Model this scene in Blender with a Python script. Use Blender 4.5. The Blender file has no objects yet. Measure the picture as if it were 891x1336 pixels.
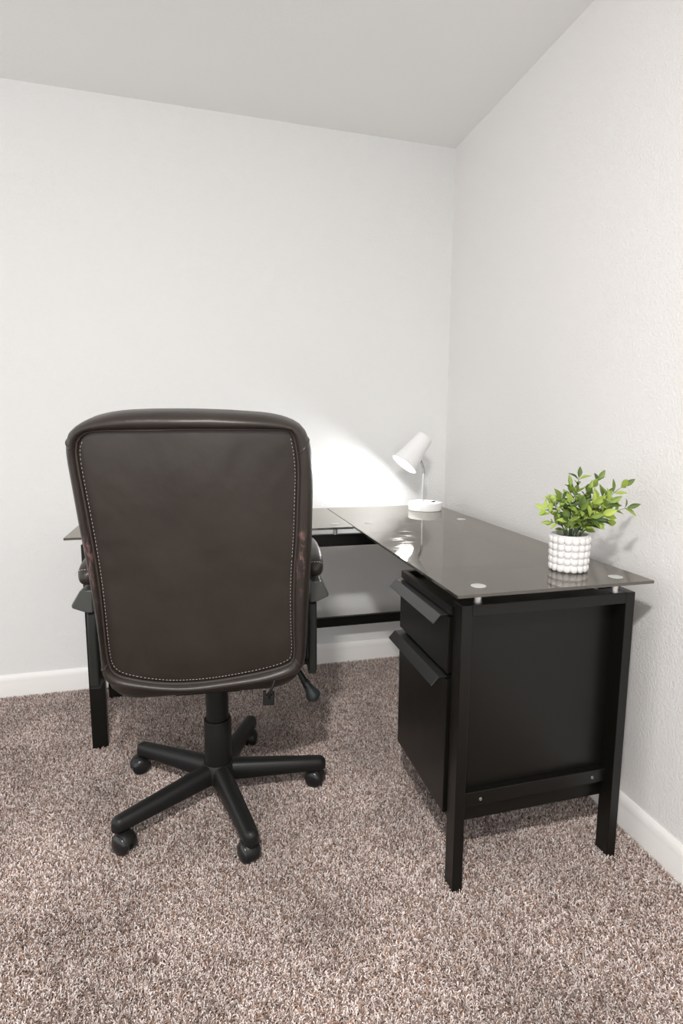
import bpy, bmesh, math, random
from mathutils import Vector, Matrix, Euler, noise

random.seed(7)
SC = bpy.context.scene
COL = SC.collection
PI = math.pi

# ------------------------------------------------------------------ camera
cam_data = bpy.data.cameras.new('camera')
cam = bpy.data.objects.new('camera', cam_data)
COL.objects.link(cam)
_r = Vector((0.96119056, -0.27565106, 0.01136619))
_u = Vector((0.02769971, 0.13741526, 0.99012614))
_f = Vector((0.27449121, 0.95138506, -0.13971771))
m3 = Matrix((_r, _u, -_f)).transposed()
cam.matrix_world = Matrix.Translation((-1.18115823, -2.64411252, 1.16856768)) @ m3.to_4x4()
cam_data.sensor_fit = 'AUTO'
cam_data.sensor_width = 36.0
cam_data.lens = 747.69 / 1336 * 36
cam_data.shift_x = -30.3 / 1336
cam_data.shift_y = -9.36 / 1336
cam_data.clip_start = 0.02
SC.camera = cam

# ------------------------------------------------------------------ world, lights, exposure
world = bpy.data.worlds.new('world')
SC.world = world
world.use_nodes = True
wb = world.node_tree.nodes['Background']
wb.inputs['Color'].default_value = (0.985, 0.995, 1.0, 1)
wb.inputs['Strength'].default_value = 1.42

key = bpy.data.lights.new('bounced_flash', 'AREA')  # unseen disk light added to stand in for flash bounced off the ceiling
key.shape = 'DISK'
key.size = 0.17
key.energy = 47
key.color = (1.0, 0.975, 0.945)
key_o = bpy.data.objects.new('bounced_flash', key)
COL.objects.link(key_o)
key_o.location = (-1.42, -2.90, 2.30)
key_o.rotation_euler = (math.radians(12), 0, 0)

SC.view_settings.view_transform = 'Standard'
SC.view_settings.look = 'None'
SC.view_settings.gamma = 1.0
SC.view_settings.use_curve_mapping = False
SC.view_settings.exposure = 0.36
SC.cycles.use_denoising = True
SC.cycles.max_bounces = 8
SC.cycles.diffuse_bounces = 5
SC.cycles.sample_clamp_indirect = 6.0


# ------------------------------------------------------------------ materials
def mat(name, color, rough=0.5, metal=0.0, spec=0.5, ior=1.5):
    m = bpy.data.materials.new(name)
    m.use_nodes = True
    b = m.node_tree.nodes['Principled BSDF']
    b.inputs['Base Color'].default_value = (*color, 1)
    b.inputs['Roughness'].default_value = rough
    b.inputs['Metallic'].default_value = metal
    b.inputs['Specular IOR Level'].default_value = spec
    b.inputs['IOR'].default_value = ior
    return m


def N(m, t, **kw):
    n = m.node_tree.nodes.new(t)
    for k, v in kw.items():
        setattr(n, k, v)
    return n


def L(m, a, b):
    m.node_tree.links.new(a, b)


def noise_node(m, scale, detail=3, rough=0.5, coord='Object', stretch=None):
    tc = N(m, 'ShaderNodeTexCoord')
    n = N(m, 'ShaderNodeTexNoise')
    n.inputs['Scale'].default_value = scale
    n.inputs['Detail'].default_value = detail
    n.inputs['Roughness'].default_value = rough
    if stretch:
        mp = N(m, 'ShaderNodeMapping')
        mp.inputs['Scale'].default_value = stretch
        L(m, tc.outputs[coord], mp.inputs['Vector'])
        L(m, mp.outputs['Vector'], n.inputs['Vector'])
    else:
        L(m, tc.outputs[coord], n.inputs['Vector'])
    return n


def add_bump(m, src, strength=0.2, dist=0.002, prev=None):
    bp = N(m, 'ShaderNodeBump')
    bp.inputs['Strength'].default_value = strength
    bp.inputs['Distance'].default_value = dist
    L(m, src, bp.inputs['Height'])
    if prev:
        L(m, prev.outputs['Normal'], bp.inputs['Normal'])
    L(m, bp.outputs['Normal'], m.node_tree.nodes['Principled BSDF'].inputs['Normal'])
    return bp


def ramp(m, src, stops, interp='LINEAR'):
    r = N(m, 'ShaderNodeValToRGB')
    r.color_ramp.interpolation = interp
    e = r.color_ramp.elements
    while len(e) < len(stops):
        e.new(0.5)
    for i, (p, c) in enumerate(stops):
        e[i].position = p
        e[i].color = (*c, 1)
    L(m, src, r.inputs['Fac'])
    return r


def base(m, sock):
    L(m, sock, m.node_tree.nodes['Principled BSDF'].inputs['Base Color'])


def wall_mat(name, c, bump=0.6):
    m = mat(name, c, 0.75, spec=0.25)
    n = noise_node(m, 230, 3, 0.5)
    n2 = noise_node(m, 110, 2, 0.5)
    add = N(m, 'ShaderNodeMath', operation='ADD')
    L(m, n.outputs['Fac'], add.inputs[0])
    L(m, n2.outputs['Fac'], add.inputs[1])
    add_bump(m, add.outputs[0], bump, 0.0028)
    return m


M_WALL = wall_mat('wall_paint', (0.755, 0.755, 0.745))
M_WALL_R = wall_mat('wall_warm_light_tint', (0.765, 0.749, 0.734))  # warm light falling on the right wall is put into its base colour
M_CEIL = wall_mat('ceiling_paint', (0.88, 0.88, 0.875), 0.15)
M_TRIM = mat('trim_paint', (0.83, 0.81, 0.785), 0.35)
M_FLOOR = mat('carpet_backing', (0.24, 0.185, 0.16), 0.95, spec=0.1)
_n = noise_node(M_FLOOR, 220, 3, 0.7)
base(M_FLOOR, ramp(M_FLOOR, _n.outputs['Fac'],
                   [(0.36, (0.10, 0.075, 0.06)), (0.5, (0.24, 0.18, 0.155)), (0.64, (0.42, 0.36, 0.33))]).outputs['Color'])

# carpet yarn: every tuft takes one of the blend's fleck colours
M_YARN = mat('carpet_yarn', (0.35, 0.28, 0.25), 0.9, spec=0.15)
_oi = N(M_YARN, 'ShaderNodeObjectInfo')
_rp = ramp(M_YARN, _oi.outputs['Random'],
           [(0.0, (0.20, 0.145, 0.123)), (0.12, (0.325, 0.255, 0.228)), (0.30, (0.40, 0.25, 0.185)), (0.40, (0.50, 0.42, 0.385)),
            (0.64, (0.67, 0.58, 0.545)), (0.86, (0.84, 0.76, 0.725))], 'CONSTANT')
_nz = N(M_YARN, 'ShaderNodeTexNoise')
_nz.inputs['Scale'].default_value = 3.2
_nz.inputs['Detail'].default_value = 4
L(M_YARN, _oi.outputs['Location'], _nz.inputs['Vector'])
_mr = N(M_YARN, 'ShaderNodeMapRange')
_mr.inputs['From Min'].default_value = 0.3
_mr.inputs['From Max'].default_value = 0.7
_mr.inputs['To Min'].default_value = 0.74
_mr.inputs['To Max'].default_value = 1.22
L(M_YARN, _nz.outputs['Fac'], _mr.inputs['Value'])
_mx = N(M_YARN, 'ShaderNodeVectorMath', operation='SCALE')
L(M_YARN, _rp.outputs['Color'], _mx.inputs[0])
L(M_YARN, _mr.outputs['Result'], _mx.inputs['Scale'])
base(M_YARN, _mx.outputs['Vector'])

# black painted wood / metal of the desk with fine grain
M_BLACK = mat('black_wood', (0.0046, 0.0042, 0.0032), 0.33, spec=0.33)
_n = noise_node(M_BLACK, 30, 4, 0.6, stretch=(6, 6, 0.6))
add_bump(M_BLACK, _n.outputs['Fac'], 0.06, 0.002)
_n2 = noise_node(M_BLACK, 9, 4, 0.6)
_r2 = N(M_BLACK, 'ShaderNodeMapRange')
_r2.inputs['To Min'].default_value = 0.28
_r2.inputs['To Max'].default_value = 0.40
L(M_BLACK, _n2.outputs['Fac'], _r2.inputs['Value'])
L(M_BLACK, _r2.outputs['Result'], M_BLACK.node_tree.nodes['Principled BSDF'].inputs['Roughness'])

M_HANDLE = mat('handle_black', (0.022, 0.022, 0.022), 0.28, spec=0.6)
M_PLASTIC = mat('black_plastic', (0.010, 0.010, 0.0097), 0.42, spec=0.3)
_n = noise_node(M_PLASTIC, 500, 2, 0.5)
add_bump(M_PLASTIC, _n.outputs['Fac'], 0.12, 0.0006)
M_WHEEL = mat('wheel_plastic', (0.012, 0.012, 0.012), 0.28, spec=0.5)
M_ARM = mat('arm_plastic', (0.046, 0.049, 0.044), 0.33, spec=0.6)
_n = noise_node(M_ARM, 400, 2, 0.5)
add_bump(M_ARM, _n.outputs['Fac'], 0.15, 0.0006)
M_FRAME = mat('arm_frame_plastic', (0.013, 0.0145, 0.0125), 0.42, spec=0.3)
M_CHROME = mat('chrome', (0.78, 0.78, 0.78), 0.16, 1.0)
M_STEEL = mat('satin_steel', (0.66, 0.65, 0.63), 0.34, 0.85)
M_DISC = mat('frosted_disc', (0.43, 0.44, 0.42), 0.5, 0.0)
M_SCREW = mat('screw_steel', (0.30, 0.28, 0.24), 0.4, 0.9)
M_WHITE = mat('white_enamel', (0.82, 0.82, 0.82), 0.3)
M_CERAMIC = mat('white_ceramic', (0.70, 0.68, 0.67), 0.45, spec=0.4)
M_SOIL = mat('dark_soil', (0.03, 0.032, 0.02), 0.9)
M_DARK = mat('switch_black', (0.02, 0.02, 0.02), 0.4)

# smoked tempered glass: dark, glossy, lets a little light through; faint wipe smears
M_GLASS = mat('smoked_glass', (0.055, 0.050, 0.043), 0.5, spec=0.0)
_pb = M_GLASS.node_tree.nodes['Principled BSDF']
_out = M_GLASS.node_tree.nodes['Material Output']
_tr = N(M_GLASS, 'ShaderNodeBsdfTransparent')
_tr.inputs['Color'].default_value = (0.56, 0.52, 0.47, 1)
_body = N(M_GLASS, 'ShaderNodeMixShader')
_body.inputs['Fac'].default_value = 0.42
L(M_GLASS, _pb.outputs['BSDF'], _body.inputs[1])
L(M_GLASS, _tr.outputs['BSDF'], _body.inputs[2])
_gl = N(M_GLASS, 'ShaderNodeBsdfGlossy')
_gl.inputs['Color'].default_value = (0.98, 0.95, 0.90, 1)
_fr = N(M_GLASS, 'ShaderNodeFresnel')
_fr.inputs['IOR'].default_value = 1.95
_geo = N(M_GLASS, 'ShaderNodeNewGeometry')
_inv = N(M_GLASS, 'ShaderNodeMath', operation='SUBTRACT')
_inv.inputs[0].default_value = 1.0
L(M_GLASS, _geo.outputs['Backfacing'], _inv.inputs[1])
_fx = N(M_GLASS, 'ShaderNodeMath', operation='MULTIPLY')
L(M_GLASS, _fr.outputs['Fac'], _fx.inputs[0])
L(M_GLASS, _inv.outputs[0], _fx.inputs[1])
_ms = N(M_GLASS, 'ShaderNodeMixShader')
L(M_GLASS, _fx.outputs[0], _ms.inputs['Fac'])
L(M_GLASS, _body.outputs['Shader'], _ms.inputs[1])
L(M_GLASS, _gl.outputs['BSDF'], _ms.inputs[2])
L(M_GLASS, _ms.outputs['Shader'], _out.inputs['Surface'])
_n = noise_node(M_GLASS, 14, 6, 0.7, stretch=(1.0, 3.2, 1))
_r3 = N(M_GLASS, 'ShaderNodeMapRange')
_r3.inputs['From Min'].default_value = 0.5
_r3.inputs['From Max'].default_value = 0.75
_r3.inputs['To Min'].default_value = 0.03
_r3.inputs['To Max'].default_value = 0.30
L(M_GLASS, _n.outputs['Fac'], _r3.inputs['Value'])
L(M_GLASS, _r3.outputs['Result'], _gl.inputs['Roughness'])


def leather(name, scuff):
    m = mat(name, (0.033, 0.0235, 0.020), 0.38, spec=0.4)
    g = noise_node(m, 420, 3, 0.6)
    w = noise_node(m, 13, 3, 0.5, stretch=(1, 1, 0.8))
    b1 = add_bump(m, w.outputs['Fac'], 0.22, 0.012)
    add_bump(m, g.outputs['Fac'], 0.16, 0.0008, b1)
    big = noise_node(m, 7, 4, 0.6)
    cr = ramp(m, big.outputs['Fac'], [(0.3, (0.021, 0.016, 0.0128)), (0.7, (0.030, 0.0235, 0.0192))])
    if scuff:
        # worn, reddish rub marks where the edge of the back has met the desk
        tc = N(m, 'ShaderNodeTexCoord')
        sp = N(m, 'ShaderNodeSeparateXYZ')
        L(m, tc.outputs['Object'], sp.inputs[0])

        def band(sock, c, wd):
            s = N(m, 'ShaderNodeMath', operation='SUBTRACT')
            L(m, sock, s.inputs[0])
            s.inputs[1].default_value = c
            a = N(m, 'ShaderNodeMath', operation='ABSOLUTE')
            L(m, s.outputs[0], a.inputs[0])
            r = N(m, 'ShaderNodeMapRange')
            r.inputs['From Min'].default_value = wd
            r.inputs['From Max'].default_value = wd * 0.3
            L(m, a.outputs[0], r.inputs['Value'])
            return r.outputs['Result']
        ax = N(m, 'ShaderNodeMath', operation='ABSOLUTE')
        L(m, sp.outputs['X'], ax.inputs[0])
        bx = band(ax.outputs[0], 0.251, 0.016)
        bz = band(sp.outputs['Z'], 0.835, 0.12)
        nz = noise_node(m, 42, 4, 0.65, stretch=(2.0, 1, 0.7))
        nr = N(m, 'ShaderNodeMapRange')
        nr.inputs['From Min'].default_value = 0.5
        nr.inputs['From Max'].default_value = 0.68
        L(m, nz.outputs['Fac'], nr.inputs['Value'])
        m1 = N(m, 'ShaderNodeMath', operation='MULTIPLY')
        m2 = N(m, 'ShaderNodeMath', operation='MULTIPLY')
        L(m, bx, m1.inputs[0]); L(m, bz, m1.inputs[1])
        L(m, m1.outputs[0], m2.inputs[0]); L(m, nr.outputs['Result'], m2.inputs[1])
        mix = N(m, 'ShaderNodeMix', data_type='RGBA')
        L(m, m2.outputs[0], mix.inputs['Factor'])
        L(m, cr.outputs['Color'], mix.inputs['A'])
        mix.inputs['B'].default_value = (0.22, 0.12, 0.12, 1)
        base(m, mix.outputs['Result'])
    else:
        base(m, cr.outputs['Color'])
    return m


M_LEATHER = leather('brown_leather', False)
M_LEATHER_EDGE = leather('brown_leather_worn', True)
M_PIPING = mat('leather_piping', (0.035, 0.025, 0.022), 0.42)
M_THREAD = mat('pale_thread', (0.50, 0.46, 0.44), 0.8)

M_LEAF = mat('leaf_green', (0.2, 0.4, 0.05), 0.45, spec=0.35)
_oi = N(M_LEAF, 'ShaderNodeObjectInfo')
base(M_LEAF, ramp(M_LEAF, _oi.outputs['Random'],
                  [(0.0, (0.050, 0.090, 0.024)), (0.25, (0.105, 0.160, 0.036)), (0.5, (0.17, 0.245, 0.048)), (0.75, (0.25, 0.345, 0.060)),
                   (1.0, (0.34, 0.44, 0.085))]).outputs['Color'])
M_LEAF.node_tree.nodes['Principled BSDF'].inputs['Subsurface Weight'].default_value = 0.0
M_LIME = mat('leaf_lime', (0.55, 0.68, 0.13), 0.45, spec=0.3)
_oi = N(M_LIME, 'ShaderNodeObjectInfo')
base(M_LIME, ramp(M_LIME, _oi.outputs['Random'],
                  [(0.0, (0.26, 0.37, 0.05)), (1.0, (0.42, 0.51, 0.12))]).outputs['Color'])
M_STEM = mat('stem_green', (0.12, 0.17, 0.09), 0.6)
M_BUD = mat('bud_green', (0.46, 0.54, 0.20), 0.6)

M_BULB = bpy.data.materials.new('bulb_glow')
M_BULB.use_nodes = True
_nt = M_BULB.node_tree
_nt.nodes.remove(_nt.nodes['Principled BSDF'])
_em = _nt.nodes.new('ShaderNodeEmission')
_em.inputs['Color'].default_value = (0.97, 0.985, 1.0, 1)
_em.inputs['Strength'].default_value = 440
_nt.links.new(_em.outputs[0], _nt.nodes['Material Output'].inputs['Surface'])


# ------------------------------------------------------------------ mesh helpers
class MB:
    def __init__(self):
        self.v, self.f = [], []

    def add(self, vs, fs):
        o = len(self.v)
        self.v += [tuple(x) for x in vs]
        self.f += [tuple(i + o for i in f) for f in fs]

    def box(self, x0, x1, y0, y1, z0, z1):
        x0, x1 = min(x0, x1), max(x0, x1)
        y0, y1 = min(y0, y1), max(y0, y1)
        z0, z1 = min(z0, z1), max(z0, z1)
        vs = [(x0, y0, z0), (x1, y0, z0), (x1, y1, z0), (x0, y1, z0), (x0, y0, z1), (x1, y0, z1), (x1, y1, z1), (x0, y1, z1)]
        self.add(vs, [(0, 3, 2, 1), (4, 5, 6, 7), (0, 1, 5, 4), (1, 2, 6, 5), (2, 3, 7, 6), (3, 0, 4, 7)])

    def loft(self, rings, cap0=True, cap1=True, closed=True):
        n = len(rings[0])
        vs = [p for r in rings for p in r]
        fs = []
        for i in range(len(rings) - 1):
            for j in range(n if closed else n - 1):
                k = (j + 1) % n
                fs.append((i * n + j, i * n + k, (i + 1) * n + k, (i + 1) * n + j))
        if cap0:
            fs.append(tuple(range(n - 1, -1, -1)))
        if cap1:
            o = (len(rings) - 1) * n
            fs.append(tuple(o + j for j in range(n)))
        self.add(vs, fs)

    def lathe(self, prof, seg=32, origin=(0, 0, 0), axis=(0, 0, 1), cap0=True, cap1=True):
        a = Vector(axis).normalized()
        q = Vector((0, 0, 1)).rotation_difference(a)
        o = Vector(origin)
        rings = [[o + q @ Vector((r * math.cos(2 * PI * j / seg), r * math.sin(2 * PI * j / seg), h)) for j in range(seg)] for r, h in prof]
        self.loft(rings, cap0, cap1)

    def tube(self, pts, rad, seg=10, closed=False):
        pts = [Vector(p) for p in pts]
        n = len(pts)
        rad = rad if isinstance(rad, (list, tuple)) else [rad] * n
        rings, prev = [], None
        for i, p in enumerate(pts):
            if closed:
                t = pts[(i + 1) % n] - pts[i - 1]
            else:
                t = pts[min(i + 1, n - 1)] - pts[max(i - 1, 0)]
            t.normalize()
            if prev is None:
                a = Vector((0, 0, 1)) if abs(t.z) < 0.9 else Vector((1, 0, 0))
                s = t.cross(a).normalized()
            else:
                s = (prev - t * prev.dot(t)).normalized()
            prev = s
            b = t.cross(s)
            rings.append([p + (s * math.cos(2 * PI * j / seg) + b * math.sin(2 * PI * j / seg)) * rad[i] for j in range(seg)])
        if closed:
            rings.append(rings[0])
        self.loft(rings, not closed, not closed)

    def prism(self, poly, axis, a0, a1):
        """poly: 2-D outline; extruded along axis 'x', 'y' or 'z' from a0 to a1."""
        def P(u, w, a):
            return {'x': (a, u, w), 'y': (u, a, w), 'z': (u, w, a)}[axis]
        self.loft([[P(u, w, a0) for u, w in poly], [P(u, w, a1) for u, w in poly]])

    def build(self, name, material, parent=None, smooth=False, bevel=0.0, seg=2, subsurf=0, angle=40):
        me = bpy.data.meshes.new(name)
        me.from_pydata(self.v, [], self.f)
        bm = bmesh.new()
        bm.from_mesh(me)
        bmesh.ops.remove_doubles(bm, verts=bm.verts, dist=1e-6)
        bmesh.ops.recalc_face_normals(bm, faces=bm.faces)
        bm.to_mesh(me)
        bm.free()
        me.materials.append(material)
        o = bpy.data.objects.new(name, me)
        COL.objects.link(o)
        if parent:
            o.parent = parent
        if bevel:
            md = o.modifiers.new('bevel', 'BEVEL')
            md.width = bevel
            md.segments = seg
            md.limit_method = 'ANGLE'
        if subsurf:
            md = o.modifiers.new('subsurf', 'SUBSURF')
            md.levels = md.render_levels = subsurf
        if smooth:
            me.polygons.foreach_set('use_smooth', [True] * len(me.polygons))
            if not subsurf:
                me.set_sharp_from_angle(angle=math.radians(angle))
        return o


def thing(name, label, cat, loc, rotz=0.0, group=None):
    o = bpy.data.objects.new(name, None)
    o.empty_display_size = 0.1
    COL.objects.link(o)
    o.location = loc
    o.rotation_euler = (0, 0, rotz)
    o['label'] = label
    o['category'] = cat
    if group:
        o['group'] = group
    return o


def struct(o, label=None, cat=None):
    o['kind'] = 'structure'
    if label:
        o['label'] = label
    if cat:
        o['category'] = cat
    return o


def rrect(w, h, r, n=4):
    pts = []
    for cx, cy, a in ((w - r, h - r, 0), (-w + r, h - r, 90), (-w + r, -h + r, 180), (w - r, -h + r, 270)):
        for i in range(n + 1):
            t = math.radians(a + 90 * i / n)
            pts.append((cx + r * math.cos(t), cy + r * math.sin(t)))
    return pts


# ------------------------------------------------------------------ the room
H = 2.44
X0, Y0 = -4.2, -5.2
ZF = -0.012
b = MB(); b.box(X0, 0.1, Y0, 0.1, ZF - 0.1, ZF)
struct(b.build('floor', M_FLOOR), 'flat floor under the beige and brown flecked carpet', 'floor')
b = MB(); b.box(X0, 0.1, Y0, 0.1, H, H + 0.1)
struct(b.build('ceiling', M_CEIL), 'plain off-white ceiling above the white walls', 'ceiling')
b = MB(); b.box(X0, 0.1, 0, 0.1, ZF, H)
struct(b.build('wall_back', M_WALL), 'white textured wall behind the desk and chair', 'wall')
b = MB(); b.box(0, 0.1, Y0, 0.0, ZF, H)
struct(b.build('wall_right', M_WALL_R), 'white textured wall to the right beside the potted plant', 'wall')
HB = 0.0927
prof = [(0, ZF), (-0.0135, ZF), (-0.0135, 0.052), (-0.0125, 0.056), (-0.0125, 0.066), (-0.0105, 0.080), (-0.006, 0.089), (-0.003, HB), (0, HB)]
b = MB(); b.prism([(y, z) for y, z in prof], 'x', X0, 0.0)
struct(b.build('baseboard_back', M_TRIM, smooth=True), 'white moulded baseboard along the back wall', 'baseboard')
b = MB(); b.prism([(x, z) for x, z in prof], 'y', Y0, -0.0135)
struct(b.build('baseboard_right', M_TRIM, smooth=True), 'white moulded baseboard along the right wall', 'baseboard')

# ------------------------------------------------------------------ carpet pile (stuff)
me = bpy.data.meshes.new('carpet_pile')
xa, xb, ya, yb = -3.28, -0.016, -2.45, -0.016
me.from_pydata([(xa, ya, ZF), (xb, ya, ZF), (xb, yb, ZF), (xa, yb, ZF)], [], [(0, 1, 2, 3)])
me.materials.append(M_YARN)
carpet = bpy.data.objects.new('carpet_pile', me)
COL.objects.link(carpet)
carpet['kind'] = 'stuff'
carpet['label'] = 'flecked beige and brown cut pile carpet covering the floor'
carpet['category'] = 'carpet'
ng = bpy.data.node_groups.new('carpet_tufts', 'GeometryNodeTree')
ng.interface.new_socket('Geometry', in_out='INPUT', socket_type='NodeSocketGeometry')
ng.interface.new_socket('Geometry', in_out='OUTPUT', socket_type='NodeSocketGeometry')


def gn(t, **kw):
    n = ng.nodes.new(t)
    for k, v in kw.items():
        setattr(n, k, v)
    return n


gi, go = gn('NodeGroupInput'), gn('NodeGroupOutput')
dist = gn('GeometryNodeDistributePointsOnFaces', distribute_method='RANDOM')
dist.inputs['Density'].default_value = 78000
ng.links.new(gi.outputs[0], dist.inputs['Mesh'])
bz = gn('GeometryNodeCurveQuadraticBezier')
bz.inputs['Resolution'].default_value = 3
bz.inputs['Start'].default_value = (0, 0, 0)
bz.inputs['Middle'].default_value = (0.001, 0, 0.0085)
bz.inputs['End'].default_value = (0.0050, 0, 0.0118)
cc = gn('GeometryNodeCurvePrimitiveCircle')
cc.inputs['Resolution'].default_value = 5
cc.inputs['Radius'].default_value = 0.00122
c2m = gn('GeometryNodeCurveToMesh')
c2m.inputs['Fill Caps'].default_value = True
ng.links.new(bz.outputs[0], c2m.inputs['Curve'])
ng.links.new(cc.outputs[0], c2m.inputs['Profile Curve'])
sm = gn('GeometryNodeSetMaterial')
sm.inputs['Material'].default_value = M_YARN
ng.links.new(c2m.outputs[0], sm.inputs['Geometry'])
iop = gn('GeometryNodeInstanceOnPoints')
ng.links.new(dist.outputs['Points'], iop.inputs['Points'])
ng.links.new(sm.outputs[0], iop.inputs['Instance'])
rv = gn('FunctionNodeRandomValue', data_type='FLOAT_VECTOR')
rv.inputs[0].default_value = (-0.55, -0.55, 0)
rv.inputs[1].default_value = (0.55, 0.55, 6.283)
ng.links.new(rv.outputs[0], iop.inputs['Rotation'])
rs = gn('FunctionNodeRandomValue', data_type='FLOAT')
rs.inputs[2].default_value = 0.8
rs.inputs[3].default_value = 1.15
ng.links.new(rs.outputs[1], iop.inputs['Scale'])
ng.links.new(iop.outputs[0], go.inputs[0])
md = carpet.modifiers.new('tufts', 'NODES')
md.node_group = ng

# ------------------------------------------------------------------ the corner desk
desk = thing('corner_desk', 'black corner desk with smoked glass tops standing on the carpet in the corner', 'desk', (-0.6, -0.5, 0))
OX, OY = -0.6, -0.5
ZL = ZF + 0.0005


def dbox(name, x0, x1, y0, y1, z0, z1, m=M_BLACK, parent=desk, bevel=0.0015):
    bb = MB()
    bb.box(x0 - OX, x1 - OX, y0 - OY, y1 - OY, z0, z1)
    return bb.build(name, m, parent, bevel=bevel)


GT, GB = 0.787, 0.779
# glass tops
top_r = dbox('glass_top', -0.630, -0.090, -1.500, -0.105, GB, GT, M_GLASS, bevel=0.0012)
top_l = dbox('glass_top', -1.618, -0.633, -0.602, -0.105, GB, GT, M_GLASS, bevel=0.0012)
top_r['label'] = 'longer smoked glass top running along the right wall'
top_l['label'] = 'shorter smoked glass top running along the back wall'
# front end frame
FT = 0.747
dbox('leg', -0.598, -0.571, -1.460, -1.412, ZL, FT)
dbox('leg', -0.136, -0.109, -1.460, -1.412, ZL, FT)
dbox('top_rail', -0.571, -0.136, -1.460, -1.412, 0.7185, FT)
low = dbox('lower_rail', -0.571, -0.136, -1.434, -1.4125, 0.206, 0.244)
for sx, sz in ((-0.515, 0.222), (-0.180, 0.224)):
    bb = MB()
    bb.lathe([(0.0, 0.0), (0.0046, 0.0), (0.0046, 0.0012), (0.0032, 0.0022), (0.0016, 0.0014), (0.0, 0.0014)], 14,
             (sx - OX, -1.434 - OY, sz), (0, -1, 0), False, False)
    bb.build('screw', M_SCREW, low, smooth=True)
# left end frame, the two back legs, the rails
dbox('leg', -1.581, -1.528, -0.530, -0.503, ZL, FT)
dbox('leg', -1.581, -1.528, -0.130, -0.103, ZL, FT)
dbox('leg', -0.160, -0.109, -0.130, -0.103, ZL, FT)
dbox('top_rail', -1.581, -1.528, -0.503, -0.130, 0.7185, FT)
dbox('front_rail', -1.528, -0.119, -0.541, -0.517, 0.702, FT)
dbox('back_rail', -1.528, -0.160, -0.126, -0.108, 0.702, FT)
dbox('back_stretcher', -1.528, -0.160, -0.126, -0.107, 0.225, 0.270)
dbox('side_rail', -0.119, -0.109, -1.412, -0.130, 0.7185, FT)
# standoffs and pale discs that carry the glass
SPOTS = ((-0.547, -1.438, top_r), (-0.163, -1.446, top_r), (-0.160, -0.531, top_r), (-0.553, -0.530, top_r), (-0.688, -0.529, top_l), (-1.552, -0.517, top_l))
for gx, gy, t in SPOTS:
    bb = MB()
    bb.lathe([(0.0105, FT), (0.0105, FT + 0.0015), (0.0090, FT + 0.002), (0.0090, GB - 0.002), (0.0105, GB - 0.0015), (0.0105, GB - 0.0002)], 20, (gx - OX, gy - OY, 0))
    bb.build('standoff', M_STEEL, desk, smooth=True)
    bb = MB()
    bb.lathe([(0.0185, GT + 0.0001), (0.0185, GT + 0.0007), (0.0178, GT + 0.0010), (0.0, GT + 0.0010)], 28, (gx - OX, gy - OY, 0), cap1=False)
    bb.build('support_disc', M_DISC, t, smooth=True)

# ------------------------------------------------------------------ drawer cabinet
cab = thing('drawer_cabinet', 'black two-drawer file cabinet held in the right end frame of the desk', 'cabinet', (-0.36, -1.23, 0.15))
OX, OY = -0.36, -1.23


def cbox(name, x0, x1, y0, y1, z0, z1, parent=cab, m=M_BLACK, bevel=0.0015):
    bb = MB()
    bb.box(x0 - OX, x1 - OX, y0 - OY, y1 - OY, z0 - 0.15, z1 - 0.15)
    return bb.build(name, m, parent, bevel=bevel)


cbox('end_panel', -0.586, -0.120, -1.4118, -1.396, 0.152, 0.716)
cbox('end_panel', -0.586, -0.120, -1.070, -1.054, 0.152, 0.716)
cbox('back_panel', -0.136, -0.120, -1.396, -1.070, 0.152, 0.716)
cbox('bottom_panel', -0.586, -0.136, -1.396, -1.070, 0.152, 0.168)
# tray-like top with a raised rim
bb = MB()
bb.box(-0.586 - OX, -0.1375 - OX, -1.4118 - OY, -1.054 - OY, 0.716 - 0.15, 0.7165 - 0.15)
bb.box(-0.603 - OX, -0.588 - OX, -1.4118 - OY, -1.050 - OY, 0.709 - 0.15, 0.731 - 0.15)
bb.box(-0.588 - OX, -0.150 - OX, -1.066 - OY, -1.050 - OY, 0.7165 - 0.15, 0.731 - 0.15)
bb.build('top_tray', M_BLACK, cab, bevel=0.001)
for z0, z1 in ((0.556, 0.702), (0.180, 0.540)):
    d = bb = MB()
    bb.box(-0.606 - OX, -0.5865 - OX, -1.404 - OY, -1.054 - OY, z0 - 0.15, z1 - 0.15)
    bb.box(-0.5865 - OX, -0.180 - OX, -1.385 - OY, -1.085 - OY, z0 + 0.01 - 0.15, z1 - 0.02 - 0.15)
    d = bb.build('drawer', M_BLACK, cab, bevel=0.0012)
    hx, hz = -0.606 - OX, z1 - 0.15
    bb = MB()
    bb.prism([(hx + 0.0195, hz + 0.0003), (hx + 0.0195, hz + 0.0030), (hx - 0.0150, hz + 0.0030), (hx - 0.0350, hz - 0.0180), (hx - 0.0330, hz - 0.0200), (hx - 0.0140, hz + 0.0003)],
             'y', -1.388 - OY, -1.050 - OY)
    bb.build('handle', M_HANDLE, d, bevel=0.0006)

# ------------------------------------------------------------------ office chair
CH = (-1.165, -0.91)
chair = thing('office_chair', 'dark brown leather office chair with its stitched back turned, on a black five-star base', 'chair', (CH[0], CH[1], 0), math.radians(-5))

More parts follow.
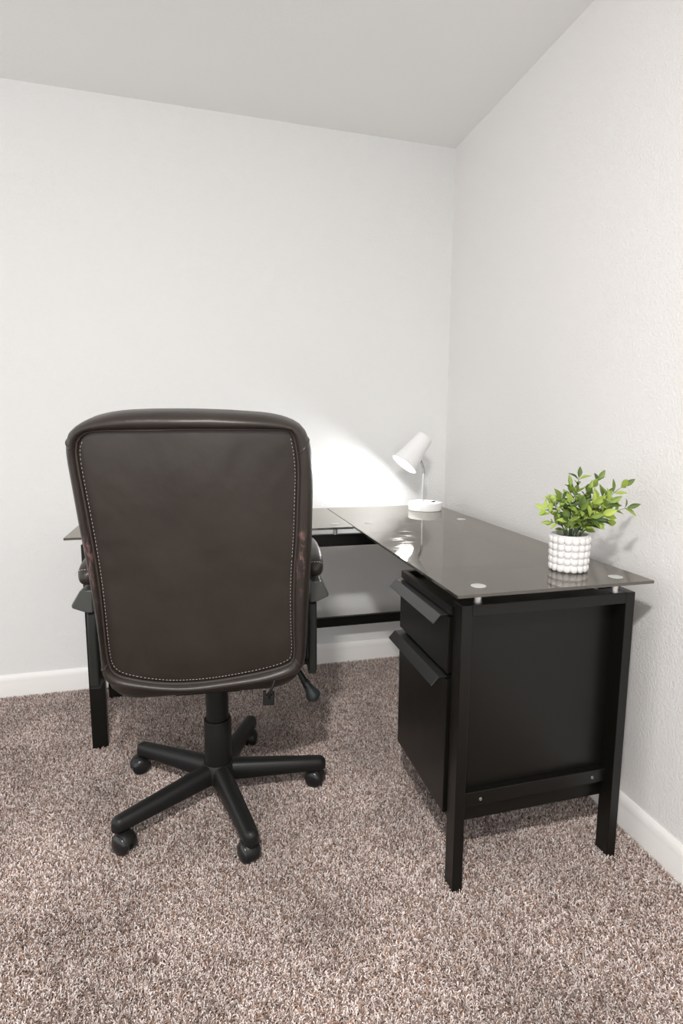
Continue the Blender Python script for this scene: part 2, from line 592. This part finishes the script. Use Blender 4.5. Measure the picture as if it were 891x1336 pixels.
OUT = [(-0.261, 1.152), (-0.229, 1.171), (-0.173, 1.184), (-0.104, 1.189), (0.003, 1.191), (0.112, 1.188), (0.188, 1.183), (0.241, 1.167), (0.265, 1.147),
       (0.275, 1.115), (0.281, 1.071), (0.283, 0.989), (0.282, 0.904), (0.281, 0.817), (0.276, 0.727), (0.273, 0.634), (0.269, 0.523), (0.254, 0.49),
       (0.184, 0.478), (0.098, 0.471), (0.013, 0.47), (-0.069, 0.471), (-0.149, 0.481), (-0.223, 0.496), (-0.25, 0.516), (-0.249, 0.577), (-0.251, 0.675),
       (-0.258, 0.787), (-0.267, 0.886), (-0.274, 0.973), (-0.28, 1.057), (-0.282, 1.109), (-0.276, 1.136)]
INN = [(-0.255, 1.12), (-0.238, 1.141), (-0.21, 1.146), (-0.106, 1.147), (0.001, 1.15), (0.112, 1.151), (0.203, 1.152), (0.222, 1.151), (0.231, 1.145), (0.234, 1.128), (0.24, 1.100),
       (0.244, 1.047), (0.242, 0.989), (0.24, 0.888), (0.232, 0.766), (0.233, 0.637), (0.238, 0.54), (0.219, 0.527), (0.184, 0.516), (0.098, 0.503),
       (0.014, 0.495), (-0.068, 0.495), (-0.132, 0.504), (-0.194, 0.521), (-0.22, 0.536), (-0.231, 0.562), (-0.233, 0.63), (-0.233, 0.752), (-0.238, 0.861),
       (-0.246, 0.957), (-0.253, 1.034), (-0.257, 1.087)]


def chaikin(p, n):
    for _ in range(n):
        q = []
        for i in range(len(p)):
            a, c = p[i], p[(i + 1) % len(p)]
            q += [(a[0] * .75 + c[0] * .25, a[1] * .75 + c[1] * .25), (a[0] * .25 + c[0] * .75, a[1] * .25 + c[1] * .75)]
        p = q
    return p


OUTs, INNs = chaikin(OUT, 2), chaikin(INN, 2)
CC = (-0.005, 0.83)


def cast(poly, ang):
    dx, dz = 0.27 * math.cos(ang), 0.345 * math.sin(ang)
    best = None
    for i in range(len(poly)):
        ax, az = poly[i][0] - CC[0], poly[i][1] - CC[1]
        bx, bz_ = poly[(i + 1) % len(poly)][0] - CC[0], poly[(i + 1) % len(poly)][1] - CC[1]
        ex, ez = bx - ax, bz_ - az
        den = dx * ez - dz * ex
        if abs(den) < 1e-12:
            continue
        t = (ax * ez - az * ex) / den
        s = (ax * dz - az * dx) / den
        if t > 0 and -1e-6 <= s <= 1 + 1e-6 and (best is None or t > best):
            best = t
    return (CC[0] + dx * best, CC[1] + dz * best)


NR = 144
angs = [2 * PI * i / NR for i in range(NR)]
Op = [cast(OUTs, a) for a in angs]
Ip = [cast(INNs, a) for a in angs]


def backpt(x, z, h):
    """point on the chair's back; h is the height above the back plane towards the rear."""
    y = -0.25 - 0.14 * (z - 0.47) + 0.10 * (x * x) / 0.08 * 0.12
    return Vector((x, y - h, z - 0.14 * h))


def bol(i, s, h):
    w = noise.noise(Vector((Op[i][0] * 9, Op[i][1] * 9, s * 2))) * 0.003
    x = Ip[i][0] * (1 - s) + Op[i][0] * s
    z = Ip[i][1] * (1 - s) + Op[i][1] * s
    return backpt(x, z, h + (w if 0.15 < s < 0.95 else 0))


PROF = [(0.0, -0.010), (0.05, -0.001), (0.12, 0.008), (0.25, 0.0155), (0.42, 0.0185), (0.60, 0.0165), (0.78, 0.009), (0.92, -0.003), (1.0, -0.018),
        (1.01, -0.045), (1.0, -0.075), (0.85, -0.100), (0.5, -0.118), (0.1, -0.124), (-0.8, -0.120), (-2.2, -0.126), (-3.4, -0.130)]
b = MB()
rings = []
for s, h in PROF:
    if s >= -0.1:
        rings.append([bol(i, s, h) for i in range(NR)])
    else:
        k = 1 + s * 0.14
        rings.append([backpt(CC[0] + (Ip[i][0] - CC[0]) * k * 0.97, CC[1] + (Ip[i][1] - CC[1]) * k * 0.97, h - 0.006 * math.sin(Ip[i][1] * 22)) for i in range(NR)])
b.loft(rings, cap0=False, cap1=True)
cushion = b.build('back_cushion', M_LEATHER_EDGE, chair, smooth=True, angle=70)

b = MB()
rings = []
for k in (0.0, 0.18, 0.36, 0.52, 0.66, 0.78, 0.87, 0.93, 0.965, 0.985, 1.0):
    ring = []
    for i in range(NR):
        x = CC[0] + (Ip[i][0] - CC[0]) * k
        z = CC[1] + (Ip[i][1] - CC[1]) * k
        h = 0.011 * (1 - k ** 5) - 0.004
        h += noise.noise(Vector((x * 7, z * 5, 3.1))) * 0.0035 * (1 - k ** 6)
        if 0.7 < k < 1.0:   # puckers running in from the seam
            h += noise.noise(Vector((x * 34, z * 34, 1.7))) * 0.0022 * math.sin((k - 0.7) / 0.3 * PI)
        ring.append(backpt(x, z, h))
    rings.append(ring)
b.loft(rings, cap0=False, cap1=False)
panel = b.build('back_panel', M_LEATHER, chair, smooth=True, angle=80)

b = MB()
b.tube([bol(i, 0.05, 0.0015) for i in range(NR)], 0.0036, 8, closed=True)
b.build('piping', M_PIPING, chair, smooth=True)

# pale stitching: short dashes just inside the seam
dense = [cast(INNs, 2 * PI * i / 1600) for i in range(1600)]
b = MB()
acc, on_, start = 0.0, True, 0
prev = None
pts = []
for i, (x, z) in enumerate(dense):
    kx = CC[0] + (x - CC[0]) * 0.972
    kz = CC[1] + (z - CC[1]) * 0.978
    hh = 0.011 * (1 - 0.975 ** 5) - 0.004 + 0.0012
    p = backpt(kx, kz, hh)
    if prev is not None:
        acc += (p - prev).length
    prev = p
    if on_:
        pts.append(p)
    if acc > (0.0050 if on_ else 0.0030):
        if on_ and len(pts) > 1 and pts[0].z < 1.128:
            b.tube([pts[0], pts[-1]], 0.00054, 5)
        pts = []
        on_ = not on_
        acc = 0.0
st = b.build('stitching', M_THREAD, panel, smooth=False)
st['kind'] = 'stuff'
st['label'] = 'pale dashed stitching'

# the short cross seams at the four corners of the edge roll
for deg in (41, 139, 222, 318):
    i = int(round(deg / 360 * NR)) % NR
    b = MB()
    b.tube([bol(i, s, h + 0.0004) for s, h in PROF[2:10]], 0.0018, 6)
    b.build('corner_seam', M_PIPING, cushion, smooth=True)

# front head roll, just showing over the top edge
b = MB()
rings = []
for t in [k / 10 for k in range(11)]:
    x = -0.17 + 0.34 * t
    s = math.sqrt(max(0.0, 1 - (2 * t - 1) ** 4)) * 0.96 + 0.04
    c = Vector((x + 0.02, -0.285, 1.134))
    rings.append([c + Vector((0, 0.055 * s * math.cos(a), 0.066 * s * math.sin(a))) for a in [2 * PI * j / 16 for j in range(16)]])
b.loft(rings)
b.build('head_roll', M_LEATHER, chair, smooth=True, angle=80)

# seat cushion
b = MB()
rings = []
for zz, k in ((0.425, 0.86), (0.432, 0.95), (0.45, 1.0), (0.49, 1.0), (0.52, 0.96), (0.535, 0.86), (0.542, 0.6)):
    rings.append([(x * k, 0.045 + y * k, zz + (0.012 * (1 - (x / 0.26) ** 2) if zz > 0.5 else 0)) for x, y in rrect(0.262, 0.245, 0.09, 6)])
b.loft(rings)
b.build('seat', M_LEATHER, chair, smooth=True, angle=70)

# tilt mechanism under the seat
b = MB()
b.box(-0.09, 0.09, -0.13, 0.12, 0.400, 0.4245)
b.prism([(-0.12, 0.402), (-0.12, 0.424), (-0.235, 0.500), (-0.235, 0.478)], 'x', -0.032, 0.032)
b.build('seat_plate', M_PLASTIC, chair, bevel=0.004)
b = MB()
b.box(-0.035, 0.035, -0.240, -0.205, 0.480, 0.62)
b.build('back_bracket', M_PLASTIC, chair, bevel=0.004)

# armrests
for s in (-1, 1):
    xm = 0.298 * s
    loop = [(-0.118, 0.452), (-0.118, 0.60), (-0.114, 0.645), (-0.098, 0.663), (0.10, 0.666), (0.150, 0.655), (0.158, 0.62), (0.10, 0.50), (0.078, 0.455)]
    wid = 0.0125
    b = MB()
    # arm frame: a plate-like upright loop
    dpt = [0.019] * 9
    rings = []
    n = len(loop)
    for i, (y, z) in enumerate(loop):
        a = loop[max(i - 1, 0)]; c = loop[min(i + 1, n - 1)]
        ty, tz = c[0] - a[0], c[1] - a[1]
        l = math.hypot(ty, tz)
        ny, nz = -tz / l, ty / l
        rings.append([(xm + u, y + ny * w, z + nz * w) for u, w in rrect(wid, dpt[i], 0.006, 3)])
    b.loft(rings)
    b.box(xm - 0.0115, xm + 0.0115, -0.130, 0.095, 0.440, 0.462)
    af = b.build('arm_frame', M_FRAME, chair, smooth=True, angle=35)
    b = MB()
    b.box(min(xm, 0.05 * s), max(xm, 0.05 * s), -0.04, 0.0, 0.428, 0.4395)
    b.build('arm_bar', M_PLASTIC, chair, bevel=0.003)
    # flared shell below the pad
    b = MB()
    sec = []
    for y, k in ((-0.142, 0.88), (-0.138, 0.97), (-0.10, 1.0), (0.10, 1.0), (0.16, 0.85), (0.175, 0.6)):
        xo = 0.313 * s
        sec.append([(xo - 0.022 * s, y, 0.660), (xo - 0.004 * s, y, 0.6615), (xo + 0.030 * s * k, y, 0.6745), (xo + 0.0325 * s * k, y, 0.680), (xo + 0.030 * s * k, y, 0.686),
                    (xo + 0.008 * s * k, y, 0.722), (xo - 0.022 * s, y, 0.722)])
    b.loft(sec)
    b.build('arm_shell', M_ARM, chair, smooth=True, angle=35, bevel=0.002)
    # padded top
    b = MB()
    rings = []
    for k in range(13):
        t = k / 12
        y = -0.135 + 0.32 * t
        q = (1 - abs(2 * t - 1) ** 3.5)
        sc = 0.45 + 0.55 * max(q, 0) ** 0.5
        zc = 0.752 + 0.010 * math.sin(t * PI) + 0.012 * t
        rings.append([(0.306 * s + 0.031 * sc * math.copysign(abs(math.cos(a)) ** 0.7, math.cos(a)), y, zc + 0.033 * sc * math.copysign(abs(math.sin(a)) ** 0.75, math.sin(a)))
                      for a in [2 * PI * j / 20 for j in range(20)]])
    b.loft(rings)
    pad = b.build('arm_pad', M_LEATHER, chair, smooth=True, angle=80)
    b = MB()
    arc = [Vector((0.306 * s + 0.0285 * math.cos(a), -0.137 + 0.004 * math.sin(a) + 0.012 * abs(math.cos(a)), 0.757 + 0.020 * math.sin(a))) for a in [PI * j / 24 for j in range(25)]]
    for j in range(0, 24, 2):
        b.tube([arc[j], arc[j + 1]], 0.0007, 5)
    so = b.build('arm_stitching', M_THREAD, pad)
    so['kind'] = 'stuff'

# height lever with its paddle
b = MB()
b.tube([(0.08, -0.02, 0.418), (0.20, -0.03, 0.425), (0.235, -0.045, 0.432), (0.262, -0.05, 0.418), (0.278, -0.055, 0.388), (0.289, -0.055, 0.365)],
       [0.005, 0.005, 0.006, 0.008, 0.010, 0.012], 10)
b.build('lever', M_PLASTIC, chair, smooth=True, angle=80)
b = MB()
ax = Vector((0.45, 0, -0.89)).normalized()
pr = [(0.002, -0.040), (0.0105, -0.038), (0.0120, -0.022), (0.0160, -0.004), (0.0230, 0.012), (0.0225, 0.023), (0.0140, 0.032), (0.0015, 0.035)]
b.lathe(pr, 18, (0.300, -0.055, 0.350), ax)
M_LEVER = mat('lever_plastic', (0.018, 0.022, 0.024), 0.4)
pd = b.build('lever_paddle', M_LEVER, chair, smooth=True, angle=80)

# black plastic buckle hanging from the bottom edge on a short strap
b = MB()
b.prism([(0.1510, 0.4190), (0.1815, 0.4170), (0.1830, 0.4520), (0.1765, 0.4550), (0.1760, 0.4450), (0.1605, 0.4460), (0.1600, 0.4570), (0.1525, 0.4570)], 'y', -0.262, -0.249)
buckle = b.build('buckle', M_PLASTIC, chair, bevel=0.0018)
b = MB()
b.tube([(0.185, -0.262, 0.4935), (0.178, -0.272, 0.478), (0.172, -0.270, 0.462), (0.169, -0.264, 0.454), (0.168, -0.258, 0.438)], [0.0025, 0.003, 0.0042, 0.0052, 0.005], 8)
b.build('buckle_strap', M_PLASTIC, buckle, smooth=True, angle=80)

# gas column in its sleeve, then the five-star base
dx, dy = 0.015, -0.004
b = MB()
b.lathe([(0.034, 0.240), (0.034, 0.2405), (0.034, 0.400)], 32, (dx, dy, 0))
b.build('gas_column', M_PLASTIC, chair, smooth=True)
b = MB()
b.lathe([(0.0395, 0.118), (0.0405, 0.121), (0.0415, 0.256), (0.0405, 0.260), (0.035, 0.260)], 36, (dx, dy, 0))
b.build('column_sleeve', M_PLASTIC, chair, smooth=True)
b = MB()
b.lathe([(0.030, 0.056), (0.046, 0.058), (0.054, 0.072), (0.053, 0.096), (0.0475, 0.113), (0.044, 0.1195), (0.036, 0.1195)], 36, (dx, dy, 0))
hub = b.build('base_hub', M_PLASTIC, chair, smooth=True, angle=60)


def caster(parent, c, ang):
    """a twin-wheel caster: hood, stem and two wheels; c is where the stem enters the leg."""
    q = Matrix.Rotation(ang, 3, 'Z')
    st = Vector((c[0], c[1], 0))
    RW = 0.0285
    ctr = st + q @ Vector((-0.014, 0, 0)) + Vector((0, 0, RW - 0.006))
    ax = q @ Vector((0, 1, 0))
    bb = MB()
    # hood: a broad arched cover over the inner halves of the two wheels
    rings = []
    for wv, ro in ((-0.0170, 0.0290), (-0.0150, 0.0310), (0.0150, 0.0310), (0.0170, 0.0290)):
        ring = []
        for k in range(15):
            a = math.radians(-32 + 200 * k / 14)
            ring.append(ctr + q @ Vector((ro * math.cos(a), wv, ro * math.sin(a))))
        for k in range(14, -1, -1):
            a = math.radians(-32 + 200 * k / 14)
            ring.append(ctr + q @ Vector((0.010 * math.cos(a), wv, 0.010 * math.sin(a))))
        rings.append(ring)
    bb.loft(rings)
    bb.lathe([(0.0110, 0.038), (0.0110, 0.070)], 14, st)
    h = bb.build('caster', M_PLASTIC, parent, smooth=True, angle=45)
    for sgn in (-1, 1):
        w = MB()
        w.lathe([(0.004, -0.012), (RW - 0.002, -0.012), (RW, -0.009), (RW, 0.001), (RW - 0.0015, 0.0045), (RW - 0.006, 0.0085), (0.015, 0.0115), (0.006, 0.0130), (0.0008, 0.0132)], 30,
                ctr + ax * (0.0165 * sgn), ax * sgn)
        w.build('wheel', M_WHEEL, h, smooth=True, angle=50)
    return h


R0, R1 = 0.030, 0.338
CAS = (318, 109, 145, 250, 202)     # which way each caster trails, degrees in the room
for k, deg in enumerate((211.3, 283.3, 355.3, 67.3, 139.3)):
    a = math.radians(deg + 5)
    d = Vector((math.cos(a), math.sin(a), 0))
    sd = Vector((-math.sin(a), math.cos(a), 0))
    o = Vector((dx, dy, 0))
    b = MB()
    rings = []
    cr_ = 0.0215
    for t in (0.0, 0.1, 0.3, 0.55, 0.8):
        rings.append((R0 + (R1 - cr_ - R0) * t / 0.8 * 1.0, 1.0, t))
    for e in (0.3, 0.55, 0.75, 0.9, 0.97, 1.0):
        rings.append((R1 - cr_ + cr_ * e, math.sqrt(max(0.015, 1 - e * e)), 0.8 + 0.2 * e))
    secs = []
    for rr, kk, t in rings:
        w = (0.0285 - 0.0070 * min(1, t / 0.8)) * kk
        zt = 0.120 - 0.024 * min(1, t / 0.8)
        zb = 0.062 - 0.004 * min(1, t / 0.8)
        hv = (zt - zb) * (0.55 + 0.45 * kk)
        sec = []
        for u, v in [(0.86, 0.0), (1.0, 0.10), (1.0, 0.45), (0.95, 0.66), (0.80, 0.84), (0.52, 0.96), (0.18, 1.0), (-0.18, 1.0), (-0.52, 0.96), (-0.80, 0.84), (-0.95, 0.66), (-1.0, 0.45), (-1.0, 0.10), (-0.86, 0.0)]:
            sec.append(o + d * rr + sd * (w * u) + Vector((0, 0, zb + hv * v)))
        secs.append(sec)
    b.loft(secs)
    lg = b.build('base_leg', M_PLASTIC, chair, smooth=True, angle=60)
    cc_ = o + d * (R1 - cr_ - 0.001)
    caster(lg, (cc_.x, cc_.y), math.radians(CAS[k] + 180 + 5))

# ------------------------------------------------------------------ desk lamp
LX, LY = -0.205, -0.248
lamp = thing('desk_lamp', 'small white desk lamp, lit, standing on the glass top in the corner', 'lamp', (LX, LY, GT))
b = MB()
b.lathe([(0.0, 0.0003), (0.074, 0.0003), (0.0755, 0.002), (0.0755, 0.034), (0.074, 0.0362), (0.0, 0.0368)], 56, cap0=False, cap1=False)
lbase = b.build('base', M_WHITE, lamp, smooth=True)
b = MB()
b.prism([(-0.008, 0.0362), (0.008, 0.0362), (0.008, 0.0415), (-0.008, 0.0385)], 'y', -0.0045, 0.0045)
sw = b.build('switch', M_DARK, lbase, bevel=0.0008)
sw.location = (0.030, -0.020, 0)
b = MB()
b.lathe([(0.008, 0.0362), (0.008, 0.040), (0.0048, 0.042), (0.0046, 0.164)], 16, (-0.012, 0, 0))
b.build('stem', M_CHROME, lamp, smooth=True)
# gooseneck of stacked rings
b = MB()
path = []
P0, P1, P2 = Vector((-0.012, 0, 0.163)), Vector((-0.011, 0, 0.203)), Vector((-0.036, 0.002, 0.238))
M_ = 40
pts = [(P0 * (1 - t) ** 2 + P1 * 2 * t * (1 - t) + P2 * t * t) for t in [k / M_ for k in range(M_ + 1)]]
b.tube(pts, [0.0062 if (k // 2) % 2 else 0.0049 for k in range(M_ + 1)], 12)
M_NECK = mat('neck_chrome', (0.42, 0.42, 0.42), 0.25, 1.0)
b.build('gooseneck', M_NECK, lamp, smooth=True, angle=30)
# the shade: a flared can, open towards lower left
SA = (_r * -28.5 + _u * -37.0 - _f * 6.0).normalized()      # points out of the opening
SO = Vector((-0.104, 0.004, 0.2055))          # centre of the rim
b = MB()
outer = [(0.0640, 0.0), (0.0605, -0.012), (0.0550, -0.030), (0.0505, -0.050), (0.0465, -0.075), (0.0430, -0.105), (0.0395, -0.135), (0.0370, -0.155), (0.0350, -0.1585), (0.0, -0.1595)]
inner = [(0.0, -0.120), (0.034, -0.115), (0.0385, -0.100), (0.0415, -0.075), (0.0455, -0.050), (0.0505, -0.030), (0.0565, -0.012), (0.0605, 0.0)]
b.lathe(inner + outer, 48, SO, SA, False, False)
shade = b.build('shade', M_WHITE, lamp, smooth=True)
b = MB()
b.lathe([(0.0, 0.015), (0.007, 0.013), (0.012, 0.008), (0.014, 0.0), (0.012, -0.009), (0.009, -0.018), (0.009, -0.09), (0.0, -0.09)], 24, SO - SA * 0.0105, SA, False, False)
b.build('bulb', M_BULB, shade, smooth=True)

# ------------------------------------------------------------------ potted plant
PX, PY = -0.236, -1.350
plant = thing('potted_plant', 'small leafy green artificial plant in a white bubble-textured pot on the glass top', 'plant', (PX, PY, GT))
b = MB()
PH = 0.0985
b.lathe([(0.0, 0.0003), (0.041, 0.0003), (0.0455, 0.004), (0.047, 0.012), (0.0478, 0.086), (0.0495, 0.092), (0.0505, PH), (0.0455, PH), (0.0445, 0.082), (0.0, 0.082)], 64, cap0=False, cap1=False)
NB, ROWS = 16, 5
for rw in range(ROWS):
    zc = 0.0105 + rw * 0.0184
    rb = 0.0464 + 0.0022 * rw / 4
    for k in range(NB):
        a = 2 * PI * (k + 0.25) / NB
        c = Vector((rb * math.cos(a), rb * math.sin(a), zc))
        rr, seg = 0.0107, 12
        q = Matrix.Rotation(a, 3, 'Z')
        rings = []
        for ph in (0, 25, 50, 72):
            rings.append([c + q @ Vector((0.0056 * math.sin(math.radians(ph)), rr * 0.93 * math.cos(math.radians(ph)) * math.cos(t), rr * math.cos(math.radians(ph)) * math.sin(t)))
                          for t in [2 * PI * j / seg for j in range(seg)]])
        b.loft(rings, cap0=False)
b.build('pot', M_CERAMIC, plant, smooth=True, angle=60)
b = MB()
b.lathe([(0.0, 0.0825), (0.0442, 0.0825), (0.042, 0.086), (0.025, 0.090), (0.0, 0.091)], 24, cap0=False, cap1=False)
b.build('moss', M_SOIL, plant, smooth=True)


def leaf_mesh(name, wid, curl, fold, m):
    rows = [(0.0, 0.04), (0.14, 0.42), (0.32, 0.86), (0.50, 1.0), (0.70, 0.78), (0.87, 0.40), (1.0, 0.02)]
    vs, fs = [], []
    for t, w in rows:
        z = curl * t * t
        hw = wid * w / 2
        vs += [(-hw, t, z + hw * fold), (-hw * 0.5, t, z + hw * fold * 0.35), (0, t, z), (hw * 0.5, t, z + hw * fold * 0.35), (hw, t, z + hw * fold)]
    for i in range(len(rows) - 1):
        for j in range(4):
            a = i * 5 + j
            fs.append((a, a + 1, a + 6, a + 5))
    me = bpy.data.meshes.new(name)
    me.from_pydata(vs, [], fs)
    me.materials.append(m)
    me.polygons.foreach_set('use_smooth', [True] * len(me.polygons))
    return me


LM = [leaf_mesh('leaf', 0.42, -0.16, 0.45, M_LEAF), leaf_mesh('leaf', 0.48, 0.10, 0.35, M_LEAF), leaf_mesh('leaf', 0.38, -0.28, 0.55, M_LEAF)]
LL = [leaf_mesh('leaf', 0.50, -0.12, 0.4, M_LIME), leaf_mesh('leaf', 0.46, 0.12, 0.35, M_LIME)]
LRND = [leaf_mesh('leaf', 0.85, -0.15, 0.35, M_LIME)]


def add_leaf(parent, p, d, up, size, me):
    y = Vector(d).normalized()
    x = y.cross(Vector(up))
    if x.length < 1e-3:
        x = y.cross(Vector((1, 0, 0)))
    x.normalize()
    z = x.cross(y)
    o = bpy.data.objects.new('leaf', me)
    COL.objects.link(o)
    o.parent = parent
    o.matrix_local = Matrix.Translation(p) @ Matrix((x, y, z)).transposed().to_4x4() @ Matrix.Diagonal((size, size, size, 1))
    return o


# sprig tips relative to the pot's base: x to the right along the view, z up, depth towards the viewer
rv_ = Vector((_r.x, _r.y, 0)).normalized()
dv_ = Vector((-_f.x, -_f.y, 0)).normalized()
SPR = [  # (right, up, toward viewer, leaf pairs, leaf size, kind)
    (0.016, 0.252, 0.000, 6, 0.024, 'n'), (0.078, 0.246, -0.010, 6, 0.026, 'n'), (0.138, 0.236, 0.060, 6, 0.026, 'n'),
    (0.150, 0.178, 0.070, 5, 0.026, 'n'), (0.106, 0.132, 0.035, 4, 0.018, 'r'), (0.080, 0.204, 0.040, 6, 0.027, 'n'),
    (-0.014, 0.228, 0.015, 6, 0.025, 'n'), (-0.044, 0.196, 0.030, 5, 0.028, 'n'), (-0.078, 0.198, 0.010, 4, 0.020, 'b'),
    (-0.086, 0.164, 0.012, 5, 0.022, 'l'), (-0.064, 0.128, 0.020, 4, 0.022, 'n'), (0.046, 0.186, 0.060, 5, 0.030, 'l'),
    (0.066, 0.160, 0.070, 5, 0.030, 'l'), (0.030, 0.152, 0.075, 5, 0.028, 'n'), (0.004, 0.170, 0.065, 5, 0.028, 'n'),
    (-0.030, 0.142, 0.060, 4, 0.026, 'n'), (0.056, 0.214, -0.015, 4, 0.022, 'b'), (0.098, 0.168, 0.020, 5, 0.026, 'n'),
    (-0.040, 0.170, -0.030, 4, 0.026, 'n'), (0.020, 0.200, -0.040, 5, 0.026, 'n'),
    (0.052, 0.140, 0.055, 5, 0.026, 'n'), (-0.022, 0.186, 0.050, 5, 0.027, 'n'), (0.034, 0.214, 0.030, 6, 0.027, 'n'), (0.096, 0.190, 0.062, 5, 0.027, 'n')]
rnd = random.Random(11)
for k, (rx, uz, dp, npair, ls, kind) in enumerate(SPR):
    rx, uz, dp = rx * (0.86 if rx < 0.09 else 0.79), 0.010 + uz * 0.94, dp * 0.85
    tip = rv_ * rx + dv_ * dp + Vector((0, 0, uz))
    root = rv_ * (rx * 0.16) + dv_ * (dp * 0.16 + rnd.uniform(-0.012, 0.012)) + Vector((0, 0, 0.088))
    mid = root * 0.5 + tip * 0.5 + Vector((0, 0, 0.022)) - rv_ * (rx * 0.14)
    cur = lambda t: root * (1 - t) ** 2 + mid * 2 * t * (1 - t) + tip * t * t
    b = MB()
    b.tube([cur(j / 9) for j in range(10)], [0.0015 - 0.0008 * j / 9 for j in range(10)], 6)
    sp = b.build('sprig', M_STEM, plant, smooth=True, angle=80)
    meshes = {'n': LM, 'l': LL, 'r': LRND, 'b': LL}[kind]
    for j in range(npair):
        t = 0.30 + 0.68 * (j / max(1, npair - 1)) * 0.97
        p = cur(t)
        tg = (cur(min(1, t + 0.03)) - cur(t - 0.03)).normalized()
        ax0 = Vector((rnd.uniform(-1, 1), rnd.uniform(-1, 1), rnd.uniform(-0.3, 0.6)))
        sdv = tg.cross(ax0).normalized()
        if j % 2:
            sdv = tg.cross(sdv).normalized()
        for sg in (-1, 1):
            dd = (tg * rnd.uniform(0.45, 0.8) + sdv * sg + Vector((0, 0, 0.15))).normalized()
            sz = ls * rnd.uniform(1.05, 1.5) * (1.0 if kind != 'b' else 0.6)
            up = tg + dv_ * 0.7 + Vector((rnd.uniform(-.4, .4), rnd.uniform(-.4, .4), 0.5))
            add_leaf(sp, p + dd * 0.001, dd, up, sz, rnd.choice(meshes))
    if kind != 'b':
        tg = (cur(1) - cur(0.95)).normalized()
        add_leaf(sp, cur(1.0), tg + Vector((rnd.uniform(-.2, .2), 0, 0)), dv_ + Vector((0, 0, 0.3)), ls * 1.3, rnd.choice(meshes))
    else:
        b = MB()
        for q in range(34):
            dd = Vector((rnd.gauss(0, 1), rnd.gauss(0, 1), rnd.gauss(0, 1))).normalized() * 0.0105 * rnd.uniform(0.4, 1)
            c = tip + dd
            rr = 0.0019
            vs = [c + Vector(v) * rr for v in ((1, 0, 0), (-1, 0, 0), (0, 1, 0), (0, -1, 0), (0, 0, 1), (0, 0, -1))]
            b.add(vs, [(0, 2, 4), (2, 1, 4), (1, 3, 4), (3, 0, 4), (2, 0, 5), (1, 2, 5), (3, 1, 5), (0, 3, 5)])
        bd = b.build('bud_cluster', M_BUD, sp, smooth=True, angle=80)
        bd['kind'] = 'stuff'
